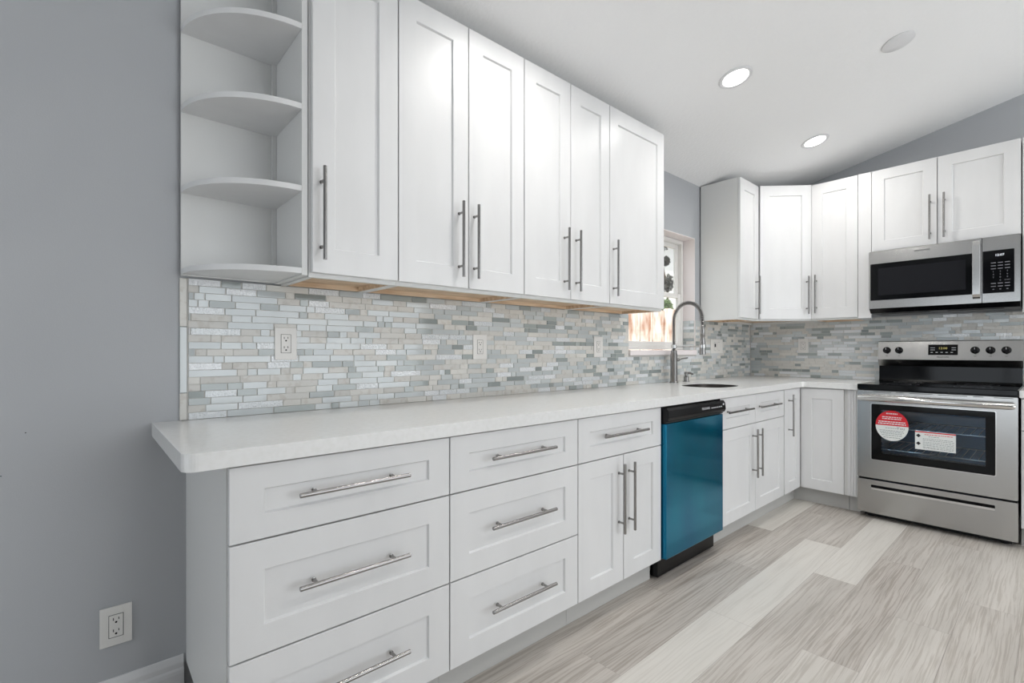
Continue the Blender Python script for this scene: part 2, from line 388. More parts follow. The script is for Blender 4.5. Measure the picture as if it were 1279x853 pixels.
while z < TZ1:
    zz = min(z+(.09 if k == 0 else .22), TZ1); ed.box(-4.459, -4.439, -.0095, -.0004, z+.001, zz-.001, 1 if k in (0, 2) else 2, bev=.0015, tone=.9); z = zz; k += 1
ed.build('edge_tiles', TM, bs)
tj = MB(); tile_patch(tj, lambda u, d, z: (WX1-.006-d, u, z), .002, .094, 1.151, TZ1); tj.box(WX1-.0115, WX1-.0062, .001, .094, 1.151, TZ1, 0, tone=0); tj.build('reveal_tiles', TM, bs)
tr = MB(); tile_patch(tr, lambda u, d, z: (-d, -u, z), .010, 2.55, TZ0, 1.4099, skip=None)
tr.box(-.0055, -.0003, -2.55, -.0005, TZ0, 1.4099, 0, tone=0); tr.build('range_wall_tiles', TM, bs)

# ------------------------------------------------------------------ handles and cabinets
def handle(parent, cx, yf, czz, length=.305, vertical=True, name='handle', m=None):
    """bar pull: bar on two posts, standing off the face at y=yf"""
    mb = MB(); yb_ = yf-.034; h = length/2
    bar = [(cx, yb_, czz-h), (cx, yb_, czz+h)] if vertical else [(cx-h, yb_, czz), (cx+h, yb_, czz)]
    a, b = Vector(bar[0]), Vector(bar[1]); d = (b-a).normalized()
    mb.tube([a, a+d*.001, b-d*.001, b], [.0052, .0062, .0062, .0052], 14)
    for q in (-1, 1):
        p = Vector((cx, 0, czz))+d*q*(h-.045)
        mb.tube([(p.x, yb_, p.z), (p.x, yf-.004, p.z), (p.x, yf-.0035, p.z), (p.x, yf-.0002, p.z)], [.0045, .0045, .0062, .0062], 12)
    return mb.build(name, m or nickel, parent, smooth=True)
def door(root, x0, x1, z0, z1, yf, hx=None, hz=None, stile=.072, rail=.080, vertical=True, hl=.305, name='door'):
    mb = MB(); mb.shaker(x0+G3, x1-G3, z0+G3, z1-G3, yf, .0195, stile, rail)
    d = mb.build(name, white, root)
    if hx is not None: handle(d, hx, yf, hz, hl, vertical)
    return d
def carcass(root, x0, x1, yf, z0, z1, wood_bottom=False, wall_gap=.0105, wallz=None):
    """open-front box with face frame; front plane at y=yf"""
    t = .018; a, b = x0+.0006, x1-.0006; yb_ = -wall_gap; mb = MB()
    mb.box(a, a+t, yf, yb_, z0, z1); mb.box(b-t, b, yf, yb_, z0, z1)
    mb.box(a+t, b-t, yb_-.01, yb_, z0+.02, z1); mb.box(a+t, b-t, yf, yb_-.01, z1-t, z1)
    mb.box(a+t, b-t, yf, yf+.019, z0, z0+.038); mb.box(a+t, b-t, yf, yf+.019, z1-.05, z1-t); 
    mb.box(a+t, a+.04, yf, yf+.019, z0+.038, z1-.05); mb.box(b-.04, b-t, yf, yf+.019, z0+.038, z1-.05)
    if not wood_bottom: mb.box(a+t, b-t, yf+.019, yb_-.01, z0, z0+t)
    c = mb.build('carcass', interior, root)
    if wood_bottom:
        w = MB(); w.box(a+t, b-t, yf+.02, yb_-.011, z0+.018, z0+.03)
        w.box(a+t, a+t+.004, yf+.02, yb_-.011, z0+.0005, z0+.018); w.box(b-t-.004, b-t, yf+.02, yb_-.011, z0+.0005, z0+.018)
        w.box(a+t, b-t, yb_-.022, yb_-.011, z0+.0005, z0+.018); w.box(a+t, b-t, yf+.02, yf+.024, z0+.0005, z0+.018)
        w.build('bottom_panel', wood, root)
    return c
def toe(root, x0, x1, yt=-.565, z1=.1135, end=0):
    mb = MB(); mb.box(x0+.0006, x1-.0006, yt, yt+.012, 0.0005, z1); mb.build('toe_kick', toem, root)
BZ0, BZ1 = .114, .8715
D1, D2, D3 = .681, .397, .868
def drawer_base(x0, x1, label, group):
    r = thing('drawer_cabinet', label, 'cabinet', (x0, 0, 0), 0, group); w = x1-x0
    carcass(r, 0, w, -.6095, BZ0, BZ1, wall_gap=.0004); toe(r, 0, w)
    c = w/2+.0; hz = (.780, .545, .262)
    for (z0, z1), h in zip(((D1, D3), (D2, D1), (BZ0, D2)), hz):
        door(r, 0, w, z0, z1, -.63, c-.005, h, .075, .060 if z1 > .8 else .072, False, .312, 'drawer')
    return r
X0, X1, X2, X3 = -4.441, -3.815, -3.189, -2.567
GB = 'white shaker base cabinets under the worktop'
drawer_base(X0, X1, 'white three-drawer base cabinet at the bare end of the counter', GB)
drawer_base(X1, X2, 'white three-drawer base cabinet second from the counter end', GB)
r = thing('base_cabinet', 'white base cabinet with one drawer over two doors, left of the blue dishwasher', 'cabinet', (X2, 0, 0), 0, GB); w = X3-X2
carcass(r, 0, w, -.6095, BZ0, BZ1, wall_gap=.0004); toe(r, 0, w)
door(r, 0, w, D1, D3, -.63, w/2-.012, .781, .072, .060, False, .325, 'drawer')
door(r, 0, w/2, BZ0, D1, -.63, -2.915-X2, .493, .076, .07, True, .307); door(r, w/2, w, BZ0, D1, -.63, -2.839-X2, .492, .072, .07, True, .307)
# sink base
XS0, XSM, XS1 = -1.944, -1.453, -.963
r = thing('sink_cabinet', 'white base cabinet with two false drawers over two doors beneath the sink', 'cabinet', (XS0, 0, 0), 0, GB)
w = XS1-XS0; m_ = XSM-XS0
mb = MB(); t = .018
for a, b in ((.0006, t), (w-t, w-.0006)): mb.box(a, b, -.6095, -.0004, BZ0, BZ1)
mb.box(t, w-t, -.6095, -.0104, BZ0, BZ0+t); mb.box(t, w-t, -.0104, -.0004, BZ0, BZ1); mb.box(t, w-t, -.6095, -.5905, BZ1-.05, BZ1); mb.box(t, w-t, -.6095, -.5905, D1-.02, D1+.02)
mb.box(m_-.03, m_+.03, -.6095, -.5905, BZ0+t, D1-.02); mb.build('carcass', interior, r); toe(r, 0, w)
door(r, 0, m_, D1, D3, -.63, -1.725-XS0, .784, .078, .060, False, .34, 'drawer'); door(r, m_, w, D1, D3, -.63, -1.268-XS0, .782, .078, .060, False, .34, 'drawer')
door(r, 0, m_, BZ0, D1, -.63, -1.496-XS0, .494, .078, .07, True, .307); door(r, m_, w, BZ0, D1, -.63, -1.421-XS0, .494, .078, .07, True, .307)
# corner base (L shaped) with two doors meeting in the corner
r = thing('corner_base_cabinet', 'white corner base cabinet with two narrow doors meeting at right angles', 'cabinet', (XS1, 0, 0), 0, GB); xo = -XS1
mb = MB()
poly = [(.0006, -.0004), (xo-.0005, -.0004), (xo-.0005, -.927), (xo-.6095, -.927), (xo-.6095, -.6095), (.0006, -.6095)]
def inset_L(t):
    return [(.0006+t, -.0004-t), (xo-.0005-t, -.0004-t), (xo-.0005-t, -.927+t), (xo-.6095+t, -.927+t), (xo-.6095+t, -.6095+t), (.0006+t, -.6095+t)]
mb.prism(poly, BZ0, BZ0+.018); mb.prism(poly, BZ0+.018, BZ1, holes=[inset_L(.018)]); mb.build('carcass', interior, r)
tk = MB(); tk.prism([(.0006, -.565), (xo-.565, -.565), (xo-.565, -.926), (xo-.553, -.926), (xo-.553, -.553), (.0006, -.553)], .0005, .1135); tk.build('toe_kick', toem, r)
door(r, .012, xo-.634, BZ0, D3, -.63, -.874-XS1, .680, .078, .075, True, .30)
dB = MB(); dB.shaker(.6305+G3, .911-G3, BZ0+G3, D3-G3, -.63, .0195, .072, .075)
ob = dB.build('door', white, r, loc=(xo, 0, 0), rz=R90)
# fluted filler between corner cabinet and range
fl = thing('filler_strip', 'narrow white fluted filler strip between the corner cabinet and the stainless range', 'filler', (0, -.929, 0), R90)
mb = MB(); mb.box(0, .066, -.622, -.58, BZ0, BZ1, bev=.002)
for k in range(3): mb.tube([(.018+k*.016, -.622, BZ0+.01), (.018+k*.016, -.622, BZ1-.01)], .005, 10)
mb.build('fluted_panel', white, fl); mb = MB(); mb.box(0, .066, -.565, -.553, .0005, .1135); mb.build('toe_kick', toem, fl)
# base cabinet beyond the range
RY0, RY1 = .998, 1.7745
r = thing('base_cabinet', 'white base cabinet right of the range, only its edge in view', 'cabinet', (0, -1.781, 0), R90, GB)
carcass(r, 0, .45, -.6095, BZ0, BZ1, wall_gap=.0004); toe(r, 0, .45)
door(r, 0, .45, D1, D3, -.63, .225, .78, .072, .060, False, .3, 'drawer'); door(r, 0, .45, BZ0, D1, -.63, .06, .49, .072, .07, True, .3)

# ------------------------------------------------------------------ worktops and sink
CT0, CT1 = .8725, .9140
def fillet(cx, cy, r_, a0_, a1_, n=8): return [(cx+r_*math.cos(math.radians(a0_+(a1_-a0_)*i/n)), cy+r_*math.sin(math.radians(a0_+(a1_-a0_)*i/n))) for i in range(n+1)]
YF = -.648
outl = [(-4.533, -.0004)]+fillet(-4.533+.03, YF+.03, .03, 180, 270)+fillet(-.648-.03, YF-.03, .03, 90, 0)+[(-.648, -.9965), (-.0006, -.9965), (-.0006, -.0004)]
SKX, SKY, SKA, SKB = -1.57, -.385, .205, .155
hole = [(SKX+SKA*math.copysign(abs(math.cos(t))**.8, math.cos(t)), SKY+SKB*math.copysign(abs(math.sin(t))**.8, math.sin(t))) for t in [2*PI*i/40 for i in range(40)]]
mb = MB(); mb.prism(outl, CT0, CT1, holes=[hole])
wt = mb.build('worktop', quartz); bv = wt.modifiers.new('b', 'BEVEL'); bv.width = .003; bv.segments = 2; bv.limit_method = 'ANGLE'; bv.angle_limit = math.radians(50)
tag(wt, 'long L-shaped white quartz worktop running from the bare wall to the range', 'worktop')
mb = MB(); mb.prism([(-.648, -1.7765), (-.0006, -1.7765), (-.0006, -2.235), (-.648, -2.235)], CT0, CT1)
tag(mb.build('worktop', quartz), 'short piece of white worktop right of the range at the picture edge', 'worktop')
sk = thing('sink', 'small stainless undermount sink set in the worktop below the faucet', 'sink', (SKX, SKY, 0))
mb = MB(); rings = []
hl = [(p[0]-SKX, p[1]-SKY) for p in hole]; n = len(hl)
prof = [(.985, CT1-.0025), (.965, CT1-.0025), (.955, CT1-.012), (.94, .74), (.88, .715), (.15, .708), (.15, .700), (.92, .705), (.96, .735), (.975, .86), (.985, CT1-.006)]
v = [(x*s_, y*s_, z_) for s_, z_ in prof for x, y in hl]; f = []
for j in range(len(prof)):
    jj = (j+1) % len(prof)
    for i in range(n): k = (i+1) % n; f.append((j*n+i, j*n+k, jj*n+k, jj*n+i))
mb.add(v, f); mb.build('basin', sinkm, sk, smooth=True)
mb = MB(); mb.lathe(0, 0, .701, [(.018, -.02), (.018, .004), (.034, .008), (.034, .011), (.02, .0115), (.004, .009)]); mb.build('drain', steelh, sk, smooth=True)

# ------------------------------------------------------------------ faucet
FX, FY = -1.50, -.082
fc = thing('faucet', 'tall brushed nickel spring pull-down faucet standing behind the sink', 'faucet', (FX, FY, CT1+.0004))
mb = MB(); mb.lathe(0, 0, 0, [(.031, 0), (.031, .006), (.026, .009), (.0245, .012), (.0245, .205), (.021, .215), (.021, .232), (.014, .238)]); mb.build('column', nickel, fc, smooth=True)
arch = [(0, 0, .236+i*.02) for i in range(10)]; ra = .108; zc_ = .44
arch = [(0, 0, z_) for z_ in (.236, .28, .33, .38, .43)]+[(0, -ra+ra*math.cos(t), .452+ .118*math.sin(t)) for t in [PI*i/24 for i in range(25)]]+[(0, -2*ra, z_) for z_ in (.43, .405)]
mb = MB(); mb.tube(arch, .0065, 10); mb.build('hose', nickeld, fc, smooth=True)
# helix along the arch
AP = [Vector(p) for p in arch]; cum = [0]
for a, b in zip(AP, AP[1:]): cum.append(cum[-1]+(b-a).length)
def at(s_):
    for i in range(len(cum)-1):
        if s_ <= cum[i+1]: t_ = (s_-cum[i])/(cum[i+1]-cum[i]); return AP[i].lerp(AP[i+1], t_), (AP[i+1]-AP[i]).normalized()
    return AP[-1], (AP[-1]-AP[-2]).normalized()
pitch = .0115; turns = int(cum[-1]/pitch); hp = []
for i in range(turns*9):
    s_ = i/9*pitch; p, d = at(s_); ux = Vector((1, 0, 0)); uy = d.cross(ux).normalized(); t_ = 2*PI*i/9
    hp.append(p+ux*.0125*math.cos(t_)+uy*.0125*math.sin(t_))
mb = MB(); mb.tube(hp, .0027, 6); mb.build('spring', nickel, fc, smooth=True)
mb = MB(); mb.lathe(0, -2*ra, 0, [(.012, .41), (.0165, .40), (.0165, .33), (.014, .325), (.018, .29), (.020, .235), (.021, .205), (.017, .203)]); mb.build('spray_head', nickel, fc, smooth=True)
mb = MB(); mb.tube([(0, -.010, .262), (0, -2*ra+.02, .262)], .006, 12); mb.lathe(0, 0, .250, [(.0185, 0), (.0185, .024)]); mb.lathe(0, -2*ra, .252, [(.0225, 0), (.0225, .02)]); mb.build('docking_arm', steelh, fc, smooth=True)
mb = MB(); mb.tube([(.020, -.004, .165), (.048, -.012, .165)], .013, 14); mb.tube([(.045, -.012, .165), (.055, -.04, .175), (.06, -.075, .18)], [.006, .005, .0045], 10); mb.build('handle', nickel, fc, smooth=True)
sd_ = thing('soap_dispenser', 'small nickel soap dispenser pump beside the faucet', 'soap dispenser', (-1.33, -.085, CT1+.0004))
mb = MB(); mb.lathe(0, 0, 0, [(.024, 0), (.024, .005), (.018, .008), (.018, .038), (.010, .044), (.010, .055)]); mb.build('base', nickel, sd_, smooth=True)
mb = MB(); mb.lathe(0, 0, .055, [(.014, 0), (.015, .004), (.015, .016), (.011, .019)]); mb.tube([(0, 0, .064), (0, -.03, .066), (0, -.055, .058)], [.009, .008, .006], 10); mb.build('pump_spout', nickel, sd_, smooth=True)

# ------------------------------------------------------------------ wall cabinets on the window wall
UZ0, UZ1, DZ0 = 1.386, 2.470, 1.398
UG = 'tall white shaker wall cabinets'
def upper(x0, x1, doors, label, hz=1.59):
    r = thing('wall_cabinet', label, 'cabinet', (x0, 0, 0), 0, UG); carcass(r, 0, x1-x0, -.3045, UZ0, UZ1, True, wall_gap=.0100)
    for a, b, hx in doors: door(r, a-x0, b-x0, DZ0, UZ1, -.325, hx-x0, hz, .073, .082, True, .303)
    return r
U = [-4.147, -3.833, -3.515, -3.203, -2.889, -2.575, -2.033]
upper(U[0], U[1], [(U[0]+.004, U[1], -4.113)], 'single-door white wall cabinet next to the open curved shelves')
upper(U[1], U[3], [(U[1], U[2], -3.564), (U[2], U[3], -3.488)], 'two-door white wall cabinet, second from the curved shelves')
upper(U[3], U[5], [(U[3], U[4], -2.937), (U[4], U[5], -2.851)], 'two-door white wall cabinet, third from the curved shelves')
upper(U[5], U[6], [(U[5], U[6], -2.544)], 'single-door white wall cabinet left of the window')
upper(-.963, -.6215, [(-.963, -.6235, -.684)], 'narrow white wall cabinet right of the window with broad blank side', 1.587)
# open end shelves
SHX0, SHX1 = -4.457, -4.1485
s = thing('curved_corner_shelf', 'white open end shelf unit with quarter-round shelves beside the wall cabinets', 'shelf unit', (SHX1, 0, 0))
mb = MB(); mb.box(SHX0-SHX1, -.020, -.0225, -.0105, 1.392, UZ1); mb.build('back_panel', interior, s)
mb = MB(); mb.box(-.0195, -.0005, -.305, -.0105, UZ0+.004, UZ1, bev=.001); mb.box(-.034, -.020, -.034, -.0230, 1.41, UZ1-.02); mb.build('side_panel', interior, s)
for z_ in (1.395, 1.661, 1.926, 2.185, 2.452):
    a_, b_ = .2885, .283; pts = [(-.0200, -.0230)]+[(-.0200-a_*math.sin(t), -.0230-b_*math.cos(t)) for t in [PI/2*i/24 for i in range(25)]]
    mb = MB(); mb.prism(pts, z_, z_+.018); o = mb.build('shelf', white, s, smooth=True)
    bv = o.modifiers.new('b', 'BEVEL'); bv.width = .0012; bv.segments = 1; bv.limit_method = 'ANGLE'; bv.angle_limit = math.radians(50)
# diagonal corner wall cabinet
r = thing('corner_wall_cabinet', 'white diagonal corner wall cabinet with one angled door', 'cabinet', (0, 0, 0), 0, UG)
pl_ = [(-.6205, -.0105), (-.0105, -.0105), (-.0105, -.6105), (-.3045, -.6105), (-.6205, -.3045)]
pin = [(-.6025, -.0285), (-.0285, -.0285), (-.0285, -.5925), (-.296, -.5925), (-.6025, -.296)]
mb = MB(); mb.prism(pl_, UZ0, UZ1, holes=[pin]); mb.prism(pin, UZ1-.018, UZ1); mb.build('carcass', interior, r)
mb = MB(); mb.prism(pin, UZ0+.018, UZ0+.03); mb.build('bottom_panel', wood, r)
p0 = Vector((-.6225, -.328)); p1 = Vector((-.330, -.6125)); dw_ = (p1-p0).length; an = math.atan2(p1.y-p0.y, p1.x-p0.x)
dn = MB(); dn.shaker(.004, dw_-.004, DZ0, UZ1, -.010, .0195, .073, .082); d_ = dn.build('door', white, r, loc=(p0.x, p0.y, 0), rz=an); handle(d_, dw_-.042, -.010, 1.59, .303)
# wall cabinets on the range wall
def upperB(y0, y1, z0, doors, label, left_fill=0):
    r = thing('wall_cabinet', label, 'cabinet', (0, -y0, 0), R90, UG); carcass(r, 0, y1-y0, -.3150, z0, UZ1, True, wall_gap=.0100 if z0 < 1.41 else .0004)
    for a, b, hx, hz, hl_ in doors: door(r, a-y0, b-y0, z0+.012 if z0 < 1.5 else z0+.001, UZ1, -.3355, hx-y0, hz, .073, .082 if z0 < 1.5 else .072, True, hl_)
    return r
upperB(.613, .9265, UZ0, [(.6135, .9265, .651, 1.594, .303)], 'single-door white wall cabinet between the corner cabinet and the microwave')
r = upperB(1.0085, 1.7735, 1.872, [(1.0085, 1.378, 1.341, 2.061, .306), (1.378, 1.7735, 1.415, 2.061, .302)], 'short two-door white wall cabinet directly above the microwave')
mb = MB(); mb.box(-.0813, -.0008, -.3335, -.31, UZ0+.003, UZ1, bev=.001); mb.box(-.0813, -.0633, -.31, -.0105, UZ0+.003, UZ1); mb.build('filler_panel', white, r)
upperB(1.7765, 2.2, UZ0, [(1.7765, 2.2, 1.82, 1.594, .303)], 'white wall cabinet right of the microwave at the picture edge')

# ------------------------------------------------------------------ dishwasher
dwx0, dwx1 = -2.563, -1.949
r = thing('dishwasher', 'built-in dishwasher with blue protective film on its door and black control panel', 'dishwasher', (dwx0, 0, 0)); w = dwx1-dwx0
mb = MB(); mb.box(.004, w-.004, -.60, -.02, .115, .868); mb.build('body', black, r)
mb = MB(); mb.box(.002, w-.002, -.635, -.602, .845, .8715, bev=.002); mb.build('top_strip', black, r)
mb = MB(); mb.box(.003, w-.003, -.652, -.602, .118, .784, bev=.004); dd = mb.build('door', film, r)
dd['label'] = 'blue film-covered door'
mb = MB(); prf = [(-.602, .786), (-.648, .786), (-.652, .794), (-.662, .800), (-.668, .815), (-.664, .850), (-.655, .862), (-.602, .862)]
mb.prism(prf, .003, w-.003, plane='yz'); cp = mb.build('control_panel', black, r)
mb = MB()
text_into(mb, 'FRIGIDAIRE', .017, lambda x, y: (.375+x, -.6690+.0015*(y/.01), .834+y))
mb.build('lettering', inkw, cp)
for k in range(6): mb = MB(); mb.box(.44+k*.022, .449+k*.022, -.6692, -.6680, .829, .835); mb.build('button_mark', inkw, cp)
mb = MB(); mb.box(.575, .585, -.6692, -.6680, .838, .848); mb.build('button_mark', inkw, cp)
mb = MB(); mb.box(.01, w-.01, -.60, -.56, .012, .112, bev=.003); mb.build('toe_kick', black, r)
for sx in (.05, w-.05):
    mb = MB(); mb.lathe(sx, -.56+.02, .0005, [(.016, 0), (.016, .008), (.006, .010), (.006, .02)]); mb.build('foot', black, r)

# ------------------------------------------------------------------ range
r = thing('range', 'freestanding stainless electric range with black glass cooktop and stickers on the oven window', 'oven', (0, -RY0, 0), R90)
RW = RY1-RY0
mb = MB(); e = .02
mb.box(.003, .03, -.628, -.012, .03, .880); mb.box(RW-.03, RW-.003, -.628, -.012, .03, .880); mb.box(.03, RW-.03, -.628, -.012, .03, .27)
mb.box(.03, RW-.03, -.05, -.012, .27, .880); mb.box(.03, RW-.03, -.628, -.05, .82, .880); mb.box(.03, .07, -.628, -.05, .27, .82); mb.box(RW-.07, RW-.03, -.628, -.05, .27, .82)
mb.build('body', black, r)
cv = MB(); cv.box(.0705, RW-.0705, -.12, -.11, .285, .81); cv.box(.0705, RW-.0705, -.62, -.12, .285, .295); cv.box(.0705, .08, -.62, -.12, .295, .81); cv.box(RW-.08, RW-.0705, -.62, -.12, .295, .81)
cv.build('oven_cavity', cavity, r)
for z_ in (.47, .62):
    rk = MB(); rk.tube([(.082, -.58, z_), (RW-.082, -.58, z_)], .004, 8)
    rk.tube([(.082, -.14, z_), (RW-.082, -.14, z_)], .004, 8)
    for k in range(16): x_ = .10+k*(RW-.2)/15; rk.tube([(x_, -.58, z_), (x_, -.14, z_)], .002, 6)
    rk.build('oven_rack', rackm, r, smooth=True)
mb = MB(); mb.box(.0, RW, -.668, -.05, .8815, .9165, bev=.004); ck = mb.build('cooktop', blackg, r)
burn = mat('burner_print', S(70, 70, 74), .3)
for bx_, by_, br_ in ((.2, -.50, .11), (.57, -.50, .09), (.2, -.21, .08), (.57, -.21, .105)):
    for q in (br_, br_*.62): ring = MB(); ring.prism(circ(bx_, by_, q, 40), .9166, .9169, holes=[circ(bx_, by_, q-.002, 40)]); ring.build('burner_ring', burn, ck)
# backguard: black base, stainless chin and console
mb = MB(); mb.prism([(-.049, .917), (-.075, .917), (-.062, .93), (-.060, 1.03), (-.014, 1.03), (-.014, .917)], .004, RW-.004, plane='yz'); mb.build('backguard', blackg, r)
mb = MB(); mb.prism([(-.060, 1.0305), (-.088, 1.075), (-.092, 1.080), (-.072, 1.214), (-.068, 1.218), (-.014, 1.218), (-.014, 1.0305)], .001, RW-.001, plane='yz'); cs = mb.build('console', steel, r)
def cface(z_): return -.092+(z_-1.080)*.02/.134      # console face y at height z
dp = MB(); d0, d1 = .298, .458
dp.add([(d0, cface(1.115)-.001, 1.115), (d1, cface(1.115)-.001, 1.115), (d1, cface(1.190)-.001, 1.190), (d0, cface(1.190)-.001, 1.190),
        (d0, cface(1.115)+.002, 1.115), (d1, cface(1.115)+.002, 1.115), (d1, cface(1.190)+.002, 1.190), (d0, cface(1.190)+.002, 1.190)],
       [(0, 1, 2, 3), (4, 5, 6, 7), (0, 1, 5, 4), (1, 2, 6, 5), (2, 3, 7, 6), (3, 0, 4, 7)])
dpo = dp.build('display', blackg, cs)
tx = MB(); text_into(tx, '12:00', .022, lambda x, y: (.378+x, cface(1.163+y)-.0014, 1.163+y)); tx.build('digits', digity, dpo)
tx = MB()
for k in range(5): tx.box(.312+k*.027, .324+k*.027, cface(1.134)-.0016, cface(1.134)-.001, 1.132, 1.136)
for zz in (1.150, 1.165): tx.box(.310, .335, cface(zz)-.0016, cface(zz)-.001, zz, zz+.003); tx.box(.425, .448, cface(zz)-.0016, cface(zz)-.001, zz, zz+.003)
tx.build('key_marks', inkw, dpo)
tx = MB(); text_into(tx, 'FRIGIDAIRE', .013, lambda x, y: (.378+x, cface(1.100+y)-.0006, 1.100+y))
tx.build('lettering', inkk, cs)
for kx in (.055, .129, .546, .622, .698): tx = MB(); text_into(tx, 'OFF', .008, lambda x, y: (kx+x, cface(1.108+y)-.0006, 1.108+y)); tx.build('lettering', inkk, cs)
for kx in (.055, .129, .546, .622, .698):
    yb_ = cface(1.150); kn = MB()
    kn.lathe(kx, yb_, 1.150, [(.0245, 0), (.0245, -.004), (.020, -.006), (.019, -.024), (.015, -.027)], axis='y', seg=28); kn.box(kx-.005, kx+.005, yb_-.034, yb_-.024, 1.130, 1.170, bev=.002)
    kb = kn.build('knob', black, r, smooth=True)
    pt = MB(); pt.box(kx-.001, kx+.001, yb_-.0345, yb_-.0341, 1.155, 1.168); pt.build('pointer_mark', inkw, kb)
# oven door: stainless frame around the glass
DF, DB_ = -.672, -.632
mb = MB(); wx0, wx1, wz0, wz1 = .082, .682, .407, .785
mb.prism(rrect(.002, RW-.002, .279, .874, .006), DB_, DF, holes=[rrect(wx0, wx1, wz0, wz1, .008)], plane='xz'); dr = mb.build('oven_door', steel, r)
bv = dr.modifiers.new('b', 'BEVEL'); bv.width = .002; bv.segments = 2; bv.limit_method = 'ANGLE'; bv.angle_limit = math.radians(50)
mb = MB(); mb.prism(rrect(wx0+.0005, wx1-.0005, wz0+.0005, wz1-.0005, .008), DB_+.005, DF+.003, holes=[rrect(.135, .640, .455, .748, .006)], plane='xz'); mb.build('window_border', blackg, dr)
mb = MB(); mb.box(.1355, .6395, DF+.005, DF+.010, .4555, .7475); mb.build('window_glass', oveng, dr)
mb = MB()
mb.prism(rrect(wx0-.004, wx1+.004, wz0-.004, wz1+.004, .010), DF-.0012, DF-.0001, holes=[rrect(wx0, wx1, wz0, wz1, .008)], plane='xz'); mb.build('window_bead', steelh, dr)
mb = MB(); hy = DF-.046; pts = []
mb.tube([(.018, hy+.006, .826), (.03, hy, .826), (RW/2, hy-.006, .826), (RW-.03, hy, .826), (RW-.018, hy+.006, .826)], [.017, .0205, .0205, .0205, .017], 20)
for x_ in (.04, RW-.04): mb.box(x_-.016, x_+.016, hy, DF-.0003, .812, .840, bev=.004)
mb.build('handle', steelh, dr, smooth=True)
for a_, b_ in ((.09, .19), (.215, .255), (.285, .40), (.425, .56), (.585, .63), (.675, .755)): mb = MB(); mb.box(a_, b_, DF-.0006, DF+.0006, .8665, .8695); mb.build('vent_slot', dark, dr)
# stickers (stuck flat on the glass)
rs = MB(); yy = DF+.0024; cx_, cz_2, rx_, rz_ = .193, .646, .088, .101
P_ = circ(cx_, cz_2, rx_, 48, rz_)
lowc = [(cx_+rx_*math.cos(t), cz_2+rz_*math.sin(t)) for t in [PI+PI*i/30-.02*0 for i in range(31)]]
upc = [(cx_+rx_*math.cos(t), cz_2+rz_*math.sin(t)) for t in [PI*i/30 for i in range(31)]]
rs.prism(lowc, yy, yy-.0006, plane='xz', mi=1); rs.prism(upc, yy, yy-.0006, plane='xz', mi=0)
rr_ = random.Random(4)
def lines(mb_, x0, x1, z_, h_, y_, mi):
    x_ = x0
    while x_ < x1-.004:
        l_ = min(rr_.uniform(.006, .016), x1-x_); mb_.box(x_, x_+l_, y_-.0003, y_, z_, z_+h_, mi); x_ += l_+.003
for (zz, hw, hh) in ((.722, .03, .008), (.700, .052, .0055), (.688, .052, .0055), (.668, .072, .0065), (.655, .074, .0065)): lines(rs, cx_-hw, cx_+hw, zz, hh, yy-.0006, 2)
for (zz, hw) in ((.628, .035), (.612, .066), (.602, .064), (.592, .060), (.580, .055), (.566, .045)): lines(rs, cx_-hw, cx_+hw, zz, .003, yy-.0006, 3)
text_into(rs, 'You', .026, lambda x, y: (.240+x, yy-.0009, .632+y), 3)
so = rs.build('round_sticker', [redm, paper, inkw, inkg], dr); so['label'] = 'round red and white sticker'
q = MB(); sx0_, sx1_, sz0_, sz1_ = .313, .509, .512, .630
q.box(sx0_, sx1_, yy-.0006, yy, sz0_, sz1_, 0); q.box(sx0_, sx1_, yy-.0009, yy-.0006, sz1_-.009, sz1_-.002, 1)
for zz in (.600, .550): q.prism([(.330, zz-.012), (.342, zz), (.330, zz+.012), (.318, zz)], yy-.0009, yy-.0006, plane='xz', mi=2)
lines(q, .36, .50, .608, .004, yy-.0006, 1); lines(q, .38, .43, .596, .003, yy-.0006, 3)
for zz in (.582, .572, .560, .550, .540, .530, .522): lines(q, .352, .500, zz, .0028, yy-.0006, 3)
so = q.build('paper_sticker', [paper, redm, inkk, inkg], dr); so['label'] = 'white instruction sticker with red heading'
# storage drawer with recessed grip slot
mb = MB(); mb.prism(rrect(.002, RW-.002, .040, .266, .005), DB_, DF, holes=[rrect(.080, .680, .199, .233, .004)], plane='xz'); dw2 = mb.build('storage_drawer', steel, r)
bv = dw2.modifiers.new('b', 'BEVEL'); bv.width = .002; bv.segments = 2; bv.limit_method = 'ANGLE'; bv.angle_limit = math.radians(50)
mb = MB(); mb.box(.078, .682, DB_+.0, DB_+.002, .196, .236); mb.build('slot_back', dark, dw2)
mb = MB(); mb.prism([(DF+.001, .1995), (DF+.001, .214), (DF+.006, .217), (DB_-.001, .2005)], .0805, .6795, plane='yz'); mb.build('grip_lip', steelh, dw2)
for fx in (.06, RW-.06):
    for fy in (-.58, -.08):
        mb = MB(); mb.lathe(fx, fy, .0005, [(.02, 0), (.02, .01), (.008, .012), (.008, .0295)]); mb.build('foot', black, r)
mb = MB(); mb.box(.03, RW-.03, -.60, -.585, .006, .0295); mb.build('kick_plate', dark, r)

